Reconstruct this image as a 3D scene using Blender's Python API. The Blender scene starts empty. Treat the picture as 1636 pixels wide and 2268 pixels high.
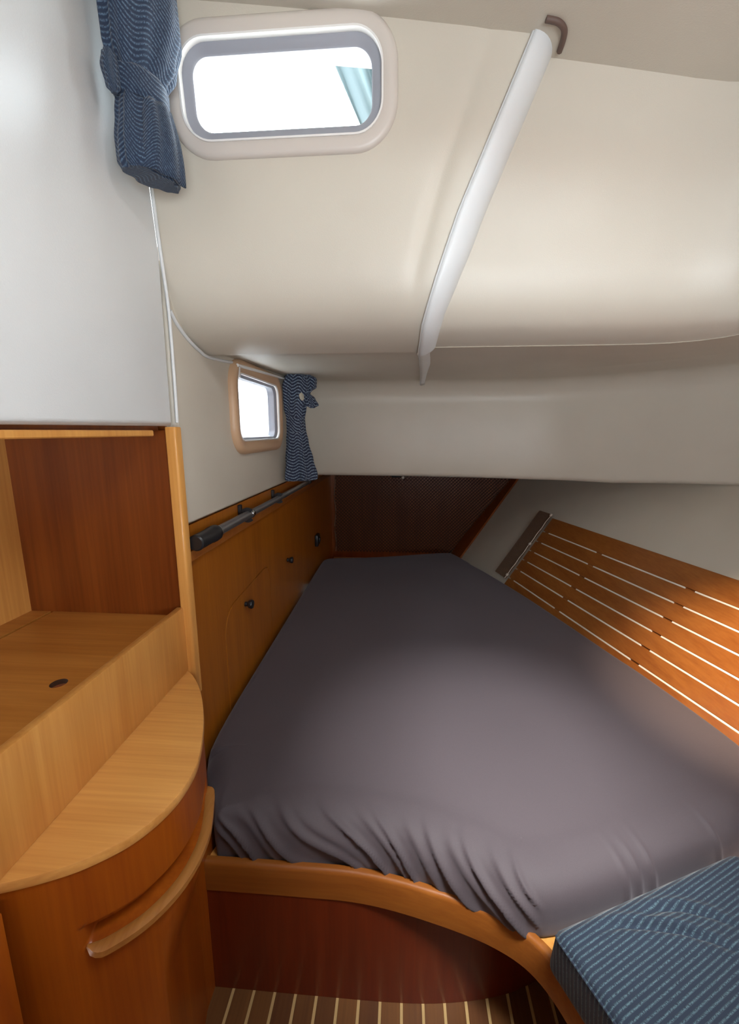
import bpy, bmesh, math, random
from mathutils import Vector, noise
random.seed(7)
C = bpy.context.scene.collection
R = math.radians

# ------------------------------------------------------------------ camera, world, light, exposure
H = 1.35
cam = bpy.data.cameras.new('camera'); cam_o = bpy.data.objects.new('camera', cam); C.objects.link(cam_o)
cam.sensor_fit = 'AUTO'; cam.sensor_width = 36.0
cam.lens = 940.0 / 2268.0 * 36.0
cam.clip_start = 0.02
cam_o.location = (0, 0, H)
cam_o.rotation_euler = (R(90 - 10.78), 0, R(4.303))
bpy.context.scene.camera = cam_o

world = bpy.data.worlds.new('sky'); bpy.context.scene.world = world
world.use_nodes = True
bg = world.node_tree.nodes['Background']
bg.inputs[0].default_value = (0.88, 0.95, 1.0, 1)
bg.inputs[1].default_value = 20.0

def portal(name, loc, rot, sx, sy):                      # sampling guides in the openings; side window and rear opening are added
    l = bpy.data.lights.new(name, 'AREA'); l.shape = 'RECTANGLE'; l.size = sx; l.size_y = sy
    l.cycles.is_portal = True
    o = bpy.data.objects.new(name, l); C.objects.link(o); o.location = loc; o.rotation_euler = rot
    return o
portal('hatch_portal', (0.40, 0.20, 2.17), (0, 0, 0), 0.50, 0.50)
portal('added_window_portal', (0.855, 0.15, 1.91), (0, R(90), 0), 0.19, 0.46)
portal('added_opening_portal', (0.65, -1.24, 0.98), (R(90), 0, 0), 1.04, 0.80)
portal('window_portal', (-0.245, 1.03, 2.01), (R(-90), 0, 0), 0.42, 0.19)

sun = bpy.data.lights.new('sun', 'SUN'); sun.energy = 21.0; sun.angle = R(26); sun.color = (1.0, 0.98, 0.95)   # veiled sun through the deck hatch
sun_o = bpy.data.objects.new('sun', sun); C.objects.link(sun_o)
sun_o.rotation_euler = Vector((-0.10, 0.82, -1.65)).to_track_quat('-Z', 'Y').to_euler()
vs = bpy.context.scene.view_settings
vs.view_transform = 'Standard'; vs.look = 'None'; vs.gamma = 1.0; vs.exposure = 0.0
vs.use_curve_mapping = False

# ------------------------------------------------------------------ materials
def nt(name):
    m = bpy.data.materials.new(name); m.use_nodes = True
    t = m.node_tree; b = t.nodes['Principled BSDF']
    return m, t, b
def node(t, typ, **kw):
    n = t.nodes.new(typ)
    for k, v in kw.items(): setattr(n, k, v)
    return n
def plain(name, col, rough=0.5, metal=0.0, spec=0.5):
    m, t, b = nt(name)
    b.inputs['Base Color'].default_value = (*col, 1); b.inputs['Roughness'].default_value = rough
    b.inputs['Metallic'].default_value = metal; b.inputs['Specular IOR Level'].default_value = spec
    return m
def mapping(t, scale, rot=(0, 0, 0), out='Object'):
    tc = node(t, 'ShaderNodeTexCoord'); mp = node(t, 'ShaderNodeMapping')
    mp.inputs['Scale'].default_value = scale; mp.inputs['Rotation'].default_value = rot
    t.links.new(tc.outputs[out], mp.inputs[0]); return mp.outputs[0]
def bump(t, b, h, strength, dist=0.002):
    bp = node(t, 'ShaderNodeBump'); bp.inputs['Strength'].default_value = strength
    bp.inputs['Distance'].default_value = dist
    t.links.new(h, bp.inputs['Height']); t.links.new(bp.outputs[0], b.inputs['Normal'])
def wood(name, light, dark, axis='z', rough=0.32, coat=0.25, fine=1.0, rot=(0, 0, 0), streak=0.5):
    m, t, b = nt(name)
    s = {'x': (0.9, 11, 11), 'y': (11, 0.9, 11), 'z': (11, 11, 0.9)}[axis]
    v = mapping(t, s, rot)
    n1 = node(t, 'ShaderNodeTexNoise'); n1.inputs['Scale'].default_value = 1.3 * fine
    n1.inputs['Detail'].default_value = 5; n1.inputs['Distortion'].default_value = 1.1
    s2 = tuple(k * 9 if k > 5 else k * 3 for k in s)
    v2 = mapping(t, s2, rot)
    n2 = node(t, 'ShaderNodeTexNoise'); n2.inputs['Scale'].default_value = 1.5 * fine; n2.inputs['Detail'].default_value = 3
    t.links.new(v, n1.inputs[0]); t.links.new(v2, n2.inputs[0])
    mx = node(t, 'ShaderNodeMix'); mx.data_type = 'FLOAT'; mx.inputs[0].default_value = 0.38
    t.links.new(n1.outputs[0], mx.inputs[2]); t.links.new(n2.outputs[0], mx.inputs[3])
    cr = node(t, 'ShaderNodeValToRGB')
    cr.color_ramp.elements[0].position = 0.5 - streak * 0.42; cr.color_ramp.elements[0].color = (*dark, 1)
    cr.color_ramp.elements[1].position = 0.5 + streak * 0.30; cr.color_ramp.elements[1].color = (*light, 1)
    t.links.new(mx.outputs[0], cr.inputs[0]); t.links.new(cr.outputs[0], b.inputs['Base Color'])
    b.inputs['Specular IOR Level'].default_value = 0.3
    b.inputs['Roughness'].default_value = rough; b.inputs['Coat Weight'].default_value = coat
    b.inputs['Coat Roughness'].default_value = 0.32
    bump(t, b, n2.outputs[0], 0.06)
    return m
def vinyl(name, col, rough=0.42):
    m, t, b = nt(name)
    v = mapping(t, (1, 1, 1))
    n = node(t, 'ShaderNodeTexNoise'); n.inputs['Scale'].default_value = 3.0; n.inputs['Detail'].default_value = 3
    t.links.new(v, n.inputs[0])
    cr = node(t, 'ShaderNodeValToRGB')
    cr.color_ramp.elements[0].position = 0.3; cr.color_ramp.elements[0].color = (*[c * 0.93 for c in col], 1)
    cr.color_ramp.elements[1].position = 0.7; cr.color_ramp.elements[1].color = (*col, 1)
    t.links.new(n.outputs[0], cr.inputs[0]); t.links.new(cr.outputs[0], b.inputs['Base Color'])
    b.inputs['Roughness'].default_value = rough
    n2 = node(t, 'ShaderNodeTexNoise'); n2.inputs['Scale'].default_value = 420; t.links.new(v, n2.inputs[0])
    n3 = node(t, 'ShaderNodeTexNoise'); n3.inputs['Scale'].default_value = 7; t.links.new(v, n3.inputs[0])
    ad = node(t, 'ShaderNodeMath', operation='MULTIPLY_ADD'); ad.inputs[1].default_value = 9.0
    t.links.new(n3.outputs[0], ad.inputs[0]); t.links.new(n2.outputs[0], ad.inputs[2])
    bump(t, b, ad.outputs[0], 0.22, 0.001)
    return m
def striped(name, navy, line, spacing, direction=None, uv=False, dot=0.004, width=0.3):
    m, t, b = nt(name)
    tc = node(t, 'ShaderNodeTexCoord')
    dp = node(t, 'ShaderNodeVectorMath', operation='DOT_PRODUCT')
    dp.inputs[1].default_value = direction
    t.links.new(tc.outputs['UV' if uv else 'Object'], dp.inputs[0])
    k = node(t, 'ShaderNodeMath', operation='MULTIPLY'); k.inputs[1].default_value = 1.0 / spacing
    t.links.new(dp.outputs['Value'], k.inputs[0])
    fr = node(t, 'ShaderNodeMath', operation='FRACT'); t.links.new(k.outputs[0], fr.inputs[0])
    cr = node(t, 'ShaderNodeValToRGB'); e = cr.color_ramp.elements
    e[0].position = 0.0; e[0].color = (0, 0, 0, 1); e[1].position = 1.0; e[1].color = (0, 0, 0, 1)
    a = cr.color_ramp.elements.new(0.5 - width); a.color = (0, 0, 0, 1)
    a = cr.color_ramp.elements.new(0.5); a.color = (1, 1, 1, 1)
    a = cr.color_ramp.elements.new(0.5 + width); a.color = (0, 0, 0, 1)
    t.links.new(fr.outputs[0], cr.inputs[0])
    nz = node(t, 'ShaderNodeTexNoise'); nz.inputs['Scale'].default_value = 1.0 / dot; nz.inputs['Detail'].default_value = 1
    t.links.new(tc.outputs['UV' if uv else 'Object'], nz.inputs[0])
    nr = node(t, 'ShaderNodeValToRGB'); nr.color_ramp.elements[0].position = 0.36; nr.color_ramp.elements[1].position = 0.6
    t.links.new(nz.outputs[0], nr.inputs[0])
    mu = node(t, 'ShaderNodeMath', operation='MULTIPLY')
    t.links.new(cr.outputs[0], mu.inputs[0]); t.links.new(nr.outputs[0], mu.inputs[1])
    mx = node(t, 'ShaderNodeMix'); mx.data_type = 'RGBA'
    mx.inputs[6].default_value = (*navy, 1); mx.inputs[7].default_value = (*line, 1)
    t.links.new(mu.outputs[0], mx.inputs[0]); t.links.new(mx.outputs[2], b.inputs['Base Color'])
    b.inputs['Roughness'].default_value = 0.85; b.inputs['Sheen Weight'].default_value = 0.15
    bump(t, b, cr.outputs[0], 0.6, 0.0015)
    return m
def sheet_mat():
    m, t, b = nt('sheet_jersey')
    v = mapping(t, (1, 1, 1))
    n = node(t, 'ShaderNodeTexNoise'); n.inputs['Scale'].default_value = 700; t.links.new(v, n.inputs[0])
    cr = node(t, 'ShaderNodeValToRGB')
    cr.color_ramp.elements[0].color = (0.056, 0.044, 0.053, 1); cr.color_ramp.elements[1].color = (0.078, 0.063, 0.072, 1)
    t.links.new(n.outputs[0], cr.inputs[0]); t.links.new(cr.outputs[0], b.inputs['Base Color'])
    b.inputs['Roughness'].default_value = 0.72; b.inputs['Sheen Weight'].default_value = 0.25
    b.inputs['Sheen Tint'].default_value = (0.75, 0.72, 0.8, 1)
    bump(t, b, n.outputs[0], 0.12, 0.0006)
    return m
def glass_mat():
    m, t, b = nt('window_glass'); t.nodes.remove(b)
    tr = node(t, 'ShaderNodeBsdfTransparent'); tr.inputs[0].default_value = (0.93, 0.96, 0.97, 1)
    gl = node(t, 'ShaderNodeBsdfGlossy'); gl.inputs['Roughness'].default_value = 0.03
    lw = node(t, 'ShaderNodeLayerWeight'); lw.inputs[0].default_value = 0.5
    pw = node(t, 'ShaderNodeMath', operation='POWER'); pw.inputs[1].default_value = 5.0
    t.links.new(lw.outputs['Facing'], pw.inputs[0])
    fr = node(t, 'ShaderNodeMath', operation='MULTIPLY_ADD'); fr.inputs[1].default_value = 0.5; fr.inputs[2].default_value = 0.04
    t.links.new(pw.outputs[0], fr.inputs[0])
    mx = node(t, 'ShaderNodeMixShader')
    t.links.new(fr.outputs[0], mx.inputs[0]); t.links.new(tr.outputs[0], mx.inputs[1]); t.links.new(gl.outputs[0], mx.inputs[2])
    t.links.new(mx.outputs[0], t.nodes['Material Output'].inputs[0])
    return m

CREAM = vinyl('cream_vinyl', (0.595, 0.55, 0.465))
WHITE = vinyl('white_vinyl', (0.72, 0.745, 0.75), 0.36)
BEZEL = plain('beige_plastic', (0.60, 0.55, 0.50), 0.4)
TAN = plain('tan_plastic', (0.55, 0.36, 0.22), 0.4)
GREYR = plain('grey_rubber', (0.30, 0.31, 0.35), 0.5)
RIM = plain('white_rim', (0.80, 0.79, 0.77), 0.3)
W_LIGHT = wood('wood_light', (0.72, 0.36, 0.095), (0.50, 0.20, 0.040), 'z', streak=0.6)
W_TOP = wood('wood_countertop', (0.74, 0.37, 0.10), (0.50, 0.20, 0.045), 'x', streak=0.6)
W_SHELF = wood('wood_shelf', (0.56, 0.24, 0.05), (0.34, 0.11, 0.015), 'x', streak=0.6)
W_PANEL = wood('wood_panel', (0.37, 0.122, 0.010), (0.25, 0.066, 0.006), 'z', coat=0.12)
W_END = wood('wood_end_panel', (0.25, 0.064, 0.010), (0.14, 0.030, 0.005), 'z', fine=0.8, streak=0.45)
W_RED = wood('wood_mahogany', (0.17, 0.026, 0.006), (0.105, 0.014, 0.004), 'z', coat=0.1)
W_FRONT = wood('wood_curved_front', (0.37, 0.088, 0.006), (0.24, 0.044, 0.004), 'z', coat=0.1)
W_TRIM = wood('wood_edge_rail', (0.31, 0.105, 0.017), (0.20, 0.055, 0.009), 'x', streak=0.6)
W_SLAT = wood('wood_slat', (0.34, 0.118, 0.024), (0.22, 0.062, 0.010), 'y')
W_LIP = wood('wood_lip', (0.44, 0.19, 0.045), (0.28, 0.10, 0.02), 'y')
W_FLOOR = [wood('wood_plank_%d' % i, c1, c2, 'y', rough=0.45, coat=0.1) for i, (c1, c2) in enumerate([
    ((0.15, 0.062, 0.018), (0.085, 0.030, 0.009)), ((0.12, 0.046, 0.014), (0.07, 0.024, 0.008)), ((0.17, 0.072, 0.021), (0.10, 0.037, 0.011))])]
INLAY = plain('white_inlay', (0.80, 0.76, 0.68), 0.5)
HOLLY = plain('holly_inlay', (0.46, 0.31, 0.13), 0.5)
SHEET = sheet_mat()
BLACK = plain('black_plastic', (0.012, 0.012, 0.014), 0.35)
ALU = plain('anodised_tube', (0.30, 0.30, 0.31), 0.35, 0.85)
CHROME = plain('chrome_ring', (0.8, 0.8, 0.8), 0.15, 1.0)
NET = plain('brown_netting', (0.20, 0.12, 0.075), 0.9)
NETD = plain('dark_netting', (0.09, 0.035, 0.018), 0.9)
CORD = plain('pale_cord', (0.66, 0.58, 0.50), 0.7)
CUSH = striped('navy_corduroy', (0.011, 0.022, 0.045), (0.10, 0.18, 0.22), 0.0080, (0.478, -0.878, 0.0), dot=0.0018, width=0.26)
CURT = striped('navy_striped_cotton', (0.011, 0.024, 0.056), (0.11, 0.18, 0.27), 0.0075, (0.25, 1, 0), uv=True, dot=0.003)
CURT2 = striped('navy_striped_cotton_small', (0.010, 0.016, 0.045), (0.34, 0.45, 0.56), 0.0135, (0.18, 1, 0), uv=True, dot=0.004)
LINING = plain('curtain_lining', (0.45, 0.42, 0.33), 0.8)
TEAL = plain('teal_canvas', (0.030, 0.052, 0.058), 0.8)
GLASS = glass_mat()

# ------------------------------------------------------------------ mesh helpers
def link(name, me, mat, parent=None, smooth=True):
    o = bpy.data.objects.new(name, me); C.objects.link(o)
    if mat:
        for m in (mat if isinstance(mat, list) else [mat]): me.materials.append(m)
    if parent is not None: o.parent = parent
    if smooth:
        for p in me.polygons: p.use_smooth = True
    return o
def mesh(name, V, F, mat, parent=None, smooth=True, uvs=None, sharp=None):
    me = bpy.data.meshes.new(name)
    me.from_pydata([tuple(v) for v in V], [], F); me.validate()
    if uvs:
        ul = me.uv_layers.new(name='UVMap')
        for l in me.loops: ul.data[l.index].uv = uvs[l.vertex_index]
    bm = bmesh.new(); bm.from_mesh(me); bmesh.ops.recalc_face_normals(bm, faces=bm.faces); bm.to_mesh(me); bm.free()
    o = link(name, me, mat, parent, smooth)
    if sharp: me.set_sharp_from_angle(angle=R(sharp))
    return o
def from_bm(name, bm, mat, parent=None, smooth=True, sharp=35):
    me = bpy.data.meshes.new(name); bm.to_mesh(me); bm.free()
    o = link(name, me, mat, parent, smooth)
    if smooth and sharp: me.set_sharp_from_angle(angle=R(sharp))
    return o
def grid(name, rows, mat, parent=None, thick=0.0, close=False, sharp=None, uv=False, flip=False):
    n = len(rows[0]); V = [p for r in rows for p in r]; F = []
    for i in range(len(rows) - 1):
        for j in range(n if close else n - 1):
            a, b = i * n + j, i * n + (j + 1) % n
            F.append((a, b, b + n, a + n))
    o = mesh(name, V, F, mat, parent, sharp=sharp)
    if thick:
        md = o.modifiers.new('solid', 'SOLIDIFY'); md.thickness = abs(thick); md.offset = -1 if thick > 0 else 1
        bake(o)
    return o
def bake(o):
    dg = bpy.context.evaluated_depsgraph_get(); dg.update()
    me = bpy.data.meshes.new_from_object(o.evaluated_get(dg))
    old = o.data; o.modifiers.clear(); o.data = me; me.name = o.name
    bpy.data.meshes.remove(old)
    return o
def cut(o, cutters, sharp=35):
    for c in cutters:
        md = o.modifiers.new('cut', 'BOOLEAN'); md.operation = 'DIFFERENCE'; md.solver = 'EXACT'; md.object = c
        if c.data.materials and hasattr(md, 'material_mode'): md.material_mode = 'TRANSFER'
    bake(o)
    for c in cutters:
        me = c.data; bpy.data.objects.remove(c); bpy.data.meshes.remove(me)
    for p in o.data.polygons: p.use_smooth = True
    o.data.set_sharp_from_angle(angle=R(sharp))
    return o
def prism(name, pts, z0, z1, mat, parent=None, bevel=0.0, seg=2, to3=None, smooth=True):
    """outline in a plane pushed from z0 to z1; to3 maps (u,v,h) to space"""
    bm = bmesh.new(); f3 = to3 or (lambda u, v, h: (u, v, h))
    bot = [bm.verts.new(f3(u, v, z0)) for u, v in pts]; top = [bm.verts.new(f3(u, v, z1)) for u, v in pts]
    n = len(pts)
    bm.faces.new(bot[::-1]); bm.faces.new(top)
    for i in range(n): bm.faces.new((bot[i], bot[(i + 1) % n], top[(i + 1) % n], top[i]))
    bmesh.ops.recalc_face_normals(bm, faces=bm.faces)
    if bevel:
        es = [e for e in bm.edges if len(e.link_faces) == 2 and e.calc_face_angle(0) > 0.6]
        bmesh.ops.bevel(bm, geom=es, offset=bevel, segments=seg, profile=0.5, affect='EDGES')
    return from_bm(name, bm, mat, parent, smooth)
def box(name, a, b, mat, parent=None, bevel=0.0, seg=2, to3=None):
    return prism(name, [(a[0], a[1]), (b[0], a[1]), (b[0], b[1]), (a[0], b[1])], a[2], b[2], mat, parent, bevel, seg, to3)
def frames(path, up, closed):
    P = [Vector(p) for p in path]; n = len(P); out = []
    for i in range(n):
        if closed: t = P[(i + 1) % n] - P[i - 1]
        else: t = P[min(i + 1, n - 1)] - P[max(i - 1, 0)]
        t.normalize(); s = t.cross(Vector(up))
        if s.length < 1e-5: s = Vector((1, 0, 0))
        s.normalize(); out.append((P[i], s, s.cross(t)))
    return out
def sweep(name, path, prof, mat, parent=None, up=(0, 0, 1), closed=False, scale=None, sharp=40):
    """closed 2D profile carried along a path"""
    V = []; F = []; m = len(prof); fr = frames(path, up, closed); n = len(fr)
    for i, (p, s, u) in enumerate(fr):
        k = scale[i] if scale else 1.0
        V += [p + s * a * k + u * b * k for a, b in prof]
    for i in range(n if closed else n - 1):
        for j in range(m):
            a, b = i * m + j, i * m + (j + 1) % m; c = ((i + 1) % n) * m
            F.append((a, b, c + (j + 1) % m, c + j))
    if not closed:
        F.append(tuple(range(m))[::-1]); F.append(tuple((n - 1) * m + j for j in range(m)))
    return mesh(name, V, F, mat, parent, sharp=sharp)
def circ(r, n=12, ry=None): return [(r * math.cos(2 * math.pi * k / n), (ry or r) * math.sin(2 * math.pi * k / n)) for k in range(n)]
def tube(name, path, r, mat, parent=None, n=10, up=(0, 0, 1), scale=None, closed=False):
    return sweep(name, path, circ(r, n), mat, parent, up, closed, scale, sharp=50)
def rrect(w, h, r, n=8, cx=0, cy=0):
    pts = []
    for (sx, sy, a0) in ((1, 1, 0), (-1, 1, 90), (-1, -1, 180), (1, -1, 270)):
        for k in range(n + 1):
            a = R(a0 + 90 * k / n)
            pts.append((cx + sx * (w / 2 - r) + r * math.cos(a), cy + sy * (h / 2 - r) + r * math.sin(a)))
    return pts
def ring(name, path, prof, to3, mat, parent=None, closed_prof=True, sharp=40):
    """profile of (outward offset, height) carried round a closed outline in a wall's own plane"""
    n = len(path); m = len(prof); V = []; F = []
    for i in range(n):
        a, b = path[i - 1], path[(i + 1) % n]; tx, ty = b[0] - a[0], b[1] - a[1]; l = math.hypot(tx, ty)
        nx, ny = ty / l, -tx / l
        V += [to3(path[i][0] + nx * o, path[i][1] + ny * o, h) for o, h in prof]
    for i in range(n):
        for j in range(m if closed_prof else m - 1):
            a, b = i * m + j, i * m + (j + 1) % m; c = ((i + 1) % n) * m
            F.append((a, b, c + (j + 1) % m, c + j))
    return mesh(name, V, F, mat, parent, sharp=sharp)
def chaikin(P, k=2, closed=True):
    for _ in range(k):
        Q = []; n = len(P)
        rng = range(n) if closed else range(n - 1)
        if not closed: Q.append(P[0])
        for i in rng:
            a, b = P[i], P[(i + 1) % n]
            Q.append(tuple(x * .75 + y * .25 for x, y in zip(a, b))); Q.append(tuple(x * .25 + y * .75 for x, y in zip(a, b)))
        if not closed: Q.append(P[-1])
        P = Q
    return P
def resample(P, step, closed=True):
    n = len(P); seg = list(range(n if closed else n - 1)); L = []
    for i in seg: L.append(math.dist(P[i], P[(i + 1) % n]))
    tot = sum(L); N = max(2, int(tot / step)); out = []
    cnt = N if closed else N + 1
    i = 0; acc = 0
    for k in range(cnt):
        d = tot * k / N
        while i < len(L) - 1 and acc + L[i] < d: acc += L[i]; i += 1
        f = (d - acc) / L[i] if L[i] > 0 else 0; f = min(max(f, 0), 1)
        out.append(tuple(a + (b - a) * f for a, b in zip(P[i], P[(i + 1) % n])))
    return out
def thing(name, label, cat, loc=(0, 0, 0), group=None):
    o = bpy.data.objects.new(name, None); C.objects.link(o); o.empty_display_size = 0.05
    o.location = loc; tag(o, label, cat, group); return o
def back(o, facing, th):
    """thickness added behind the visible face, which looks along 'facing'"""
    me = o.data; f = Vector(facing); tot = sum((p.normal.dot(f) * p.area for p in me.polygons), 0.0)
    if tot < 0: me.flip_normals()
    md = o.modifiers.new('solid', 'SOLIDIFY'); md.thickness = th; md.offset = -1
    return bake(o)
def tag(o, label, cat, group=None):
    o['label'] = label; o['category'] = cat
    if group: o['group'] = group
    return o
def struct(o): o['kind'] = 'structure'; return o
def root(name):
    o = bpy.data.objects.new(name, None); C.objects.link(o); o['kind'] = 'structure'; o.empty_display_size = 0.05; return o
def lerp(a, b, f): return a + (b - a) * f
def interp(x, T):
    for (x0, y0), (x1, y1) in zip(T, T[1:]):
        if x <= x1: return lerp(y0, y1, max(0, (x - x0) / (x1 - x0)))
    return T[-1][1]
def hermite(pts, n):                                     # smooth open curve through points
    out = []; m = len(pts)
    for i in range(m - 1):
        p0, p1, p2, p3 = [Vector(pts[min(max(k, 0), m - 1)]) for k in (i - 1, i, i + 1, i + 2)]
        for k in range(n):
            t = k / n
            out.append(tuple(0.5 * ((2 * p1) + (p2 - p0) * t + (2 * p0 - 5 * p1 + 4 * p2 - p3) * t * t + (3 * p1 - p0 - 3 * p2 + p3) * t ** 3)))
    out.append(tuple(pts[-1])); return out

# ------------------------------------------------------------------ setting: floor
fl = root('floor')
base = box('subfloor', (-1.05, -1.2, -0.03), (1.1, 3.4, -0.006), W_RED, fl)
SP = 0.0515; x = -0.394 - SP * 6
k = 0
while x < 0.75:
    box('plank', (x + 0.0035, -0.6, -0.006), (x + SP - 0.0035, 0.90, 0.0), W_FLOOR[(k * 7 + k // 3) % 3], fl, 0.0008, 1)
    box('inlay_strip', (x - 0.0034, -0.6, -0.006), (x + 0.0034, 0.90, -0.0004), HOLLY, fl)
    x += SP; k += 1

# ------------------------------------------------------------------ setting: left wall
XL = -0.55
wl = root('wall_left')
# lining above the shelf: padded board, soft lower edge
def padded(name, outline, h, mat, to3, parent, r=0.018):
    bm = bmesh.new()
    bot = [bm.verts.new(to3(u, v, -0.02)) for u, v in outline]; top = [bm.verts.new(to3(u, v, h)) for u, v in outline]
    n = len(outline); bm.faces.new(bot[::-1]); tf = bm.faces.new(top)
    for i in range(n): bm.faces.new((bot[i], bot[(i + 1) % n], top[(i + 1) % n], top[i]))
    bmesh.ops.recalc_face_normals(bm, faces=bm.faces)
    bmesh.ops.bevel(bm, geom=list(tf.edges), offset=r, segments=5, profile=0.5, affect='EDGES')
    return from_bm(name, bm, mat, parent, True, 50)
wall_to3 = lambda u, v, h: (XL + h, u, v)                # u along the boat, v up, h into the cabin
padded('lining_panel', [(-1.2, 1.348), (0.995, 1.362), (1.002, 1.74), (0.97, 2.04), (0.955, 2.24), (-1.2, 2.24)], 0.006, WHITE, wall_to3, wl, 0.012)
pl = padded('portlight_lining', [(1.012, 1.36), (1.012, 1.112), (2.42, 1.112), (2.42, 1.73), (1.012, 1.73)], 0.006, CREAM, wall_to3, wl, 0.012)
PC = (1.615, 1.428); PW, PH = 0.44, 0.20                 # clear opening of the small portlight
cut(pl, [prism('cutter', rrect(PW + 0.05, PH + 0.05, 0.045, 6, *PC), -0.1, 0.1, None, None, to3=wall_to3)])
struct(box('wall_left_outer', (-1.2, -0.03, -0.65), (1.03, 2.24, -0.62), W_RED, None, to3=wall_to3))  # outer wall, bulkhead and backing added to keep sky light out
struct(box('bulkhead_left', (-1.2, 1.012, -0.03), (-0.575, 1.035, 2.24), W_END))
box('backing_board', (0.99, -0.03, -0.055), (3.33, 1.27, -0.026), W_END, wl, to3=wall_to3)

# ------------------------------------------------------------------ setting: window panel, right lining, back wall
PROF = [(0.944, 2.24), (0.961, 2.10), (0.985, 1.90), (0.992, 1.84), (1.003, 1.74), (1.018, 1.68), (1.045, 1.63), (1.09, 1.592), (1.15, 1.570), (1.215, 1.558),
        (1.235, 1.564), (1.27, 1.572), (1.40, 1.580), (1.70, 1.590), (2.0, 1.598), (2.20, 1.600)]
PROF = [PROF[0], PROF[1], PROF[2]] + [tuple(p) for p in hermite([(y, z) for y, z in PROF[3:10]], 4)] + PROF[10:]
# curved head of the back wall, then down to its lower edge
for a in range(1, 7):
    an = R(15 * a); PROF.append((2.20 + 0.10 * math.sin(an), 1.60 - 0.10 * (1 - math.cos(an))))
def pnormal(i):
    a = Vector(PROF[max(i - 1, 0)]); b = Vector(PROF[min(i + 1, len(PROF) - 1)]); t = (b - a).normalized()
    return Vector((-t.y, t.x))                            # towards the inside of the lining (away from the cabin)
for_i = len(PROF)
def x_seam(i):
    y, z = PROF[i]
    if y < 1.22 and i < 31: return interp(z, [(1.558, 0.042), (1.60, 0.045), (1.68, 0.070), (1.80, 0.112), (2.10, 0.243), (2.24, 0.305)])
    return interp(y, [(1.22, 0.040), (1.5, 0.058), (2.1, 0.085), (2.3, 0.090)])
def inward(i):                                           # unit vector pointing behind the lining
    y, z = PROF[i]; n = pnormal(i)
    return n if n.x > 0 or n.y > 0 else -n
rows = []
for i, (y, z) in enumerate(PROF):
    xs = x_seam(i); n = inward(i); r = []
    for j in range(61):
        x = lerp(-0.549, xs, 1 - (1 - j / 60) ** 1.5)
        gap = interp(z, [(1.6, 0.040), (2.05, 0.085)])      # soft hollow beside the padded corner
        d = 0.007 * math.exp(-((x - xs + gap) / 0.016) ** 2) * max(0, min(1, (z - 1.62) / 0.12)) * max(0, min(1, (2.12 - z) / 0.12))
        r.append((x, y + n.x * d, z + n.y * d))
    rows.append(r)
IC = next(i for i, p in enumerate(PROF) if p[1] < 1.62 and p[0] > 1.0)
wp = grid('wall_back', rows, CREAM, None, 0.0, sharp=38)
back(wp, (0, -1, -0.5), 0.03); struct(wp)
# window plane on that panel
SL = 0.12; ln = math.hypot(1, SL)
def win_to3(u, v, h): return (u, 0.973 - SL / ln * v - h / ln, 2.0 + v / ln - h * SL / ln)
WC = (-0.250, 0.020); WW, WH = 0.362, 0.124
cut(wp, [prism('cutter', rrect(WW + 0.05, WH + 0.05, 0.055, 8, *WC), -0.1, 0.1, None, None, to3=win_to3)])
# padded corner roll between the two bays and its piping
rows = []; nseg = 9; seam = []; ROLL = len(PROF) - 4
for i, (y, z) in enumerate(PROF):
    n = inward(i); xs = x_seam(i); fade = 1.0 if y < 2.05 else max(0.25, 1 - (y - 2.05) / 0.3)
    w = interp(y, [(0.9, 0.040), (1.0, 0.052), (1.25, 0.052), (2.2, 0.03)]); dpt = 0.060 * fade; r = []
    seam.append((xs, y - n.x * 0.004, z - n.y * 0.004))
    for k in range(nseg + 1):
        a = math.pi / 2 * k / nseg
        off = dpt * (1 - math.cos(a)) - 0.004
        r.append((xs + w * math.sin(a), y + n.x * off, z + n.y * off))
    rows.append(r)
struct(grid('trim_1', rows[:ROLL], WHITE, None, 0.006, sharp=60))
struct(tube('trim_2', seam[:ROLL], 0.0035, WHITE, None, 8, up=(1, 0, 0)))
# right bay
path = [(0.0, 0.0), (0.2, 0), (0.4, 0), (0.56, 0), (0.62, -0.003), (0.68, -0.014), (0.73, -0.037), (0.765, -0.075), (0.785, -0.12), (0.795, -0.2), (0.80, -0.45)]
rows = []
for i, (y, z) in enumerate(PROF):
    n = inward(i); xs = x_seam(i) + 0.034; r = []
    fade = 1.0 if y < 2.05 else max(0.3, 1 - (y - 2.05) / 0.3)
    oy, oz = y + n.x * 0.045 * fade, z + n.y * 0.012 * fade
    soff = max(0.0, min(1.0, (y - 1.20) / 0.06)) if z < 1.62 else 0.0
    for j, (px, dy) in enumerate(path):
        xx = max(px, xs) if j else xs
        if soff >= 1: r.append((lerp(xs, 1.9, j / (len(path) - 1)) if j else xs, oy, oz))
        elif soff > 0: r.append((xx + 0.0, oy + dy, oz))
        else: r.append((xx, oy + dy, oz))
    rows.append(r)
k0 = next(i for i, p in enumerate(PROF) if p[0] >= 1.235)
struct(grid('wall_back_upper', [r[:10] for r in rows[:k0]], CREAM, None, 0.0, sharp=50))
struct(grid('wall_right_corner', [r[9:] for r in rows[:k0]], W_PANEL, None, 0.0, sharp=50))
# soffit of the right bay, running out to the hull under the side wall
first = [Vector(p) for p in rows[k0 - 1]]; m = len(path)
srows = [[tuple(p) for p in first]]
for q in range(1, 7):
    f = q / 6; new = []
    for j in range(m):
        a = first[j]; tgt = Vector((lerp(a.x, 1.95, (j / (m - 1))), lerp(2.28, -1.2, max(0, (j - 4) / (m - 5)) ** 1.2), 1.606))
        v = a.lerp(tgt, f); v.z = lerp(a.z, 1.606, min(1, f * 2)); new.append(tuple(v))
    srows.append(new)
struct(grid('wall_back_soffit', srows, CREAM, None, 0.0, sharp=60))
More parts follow.
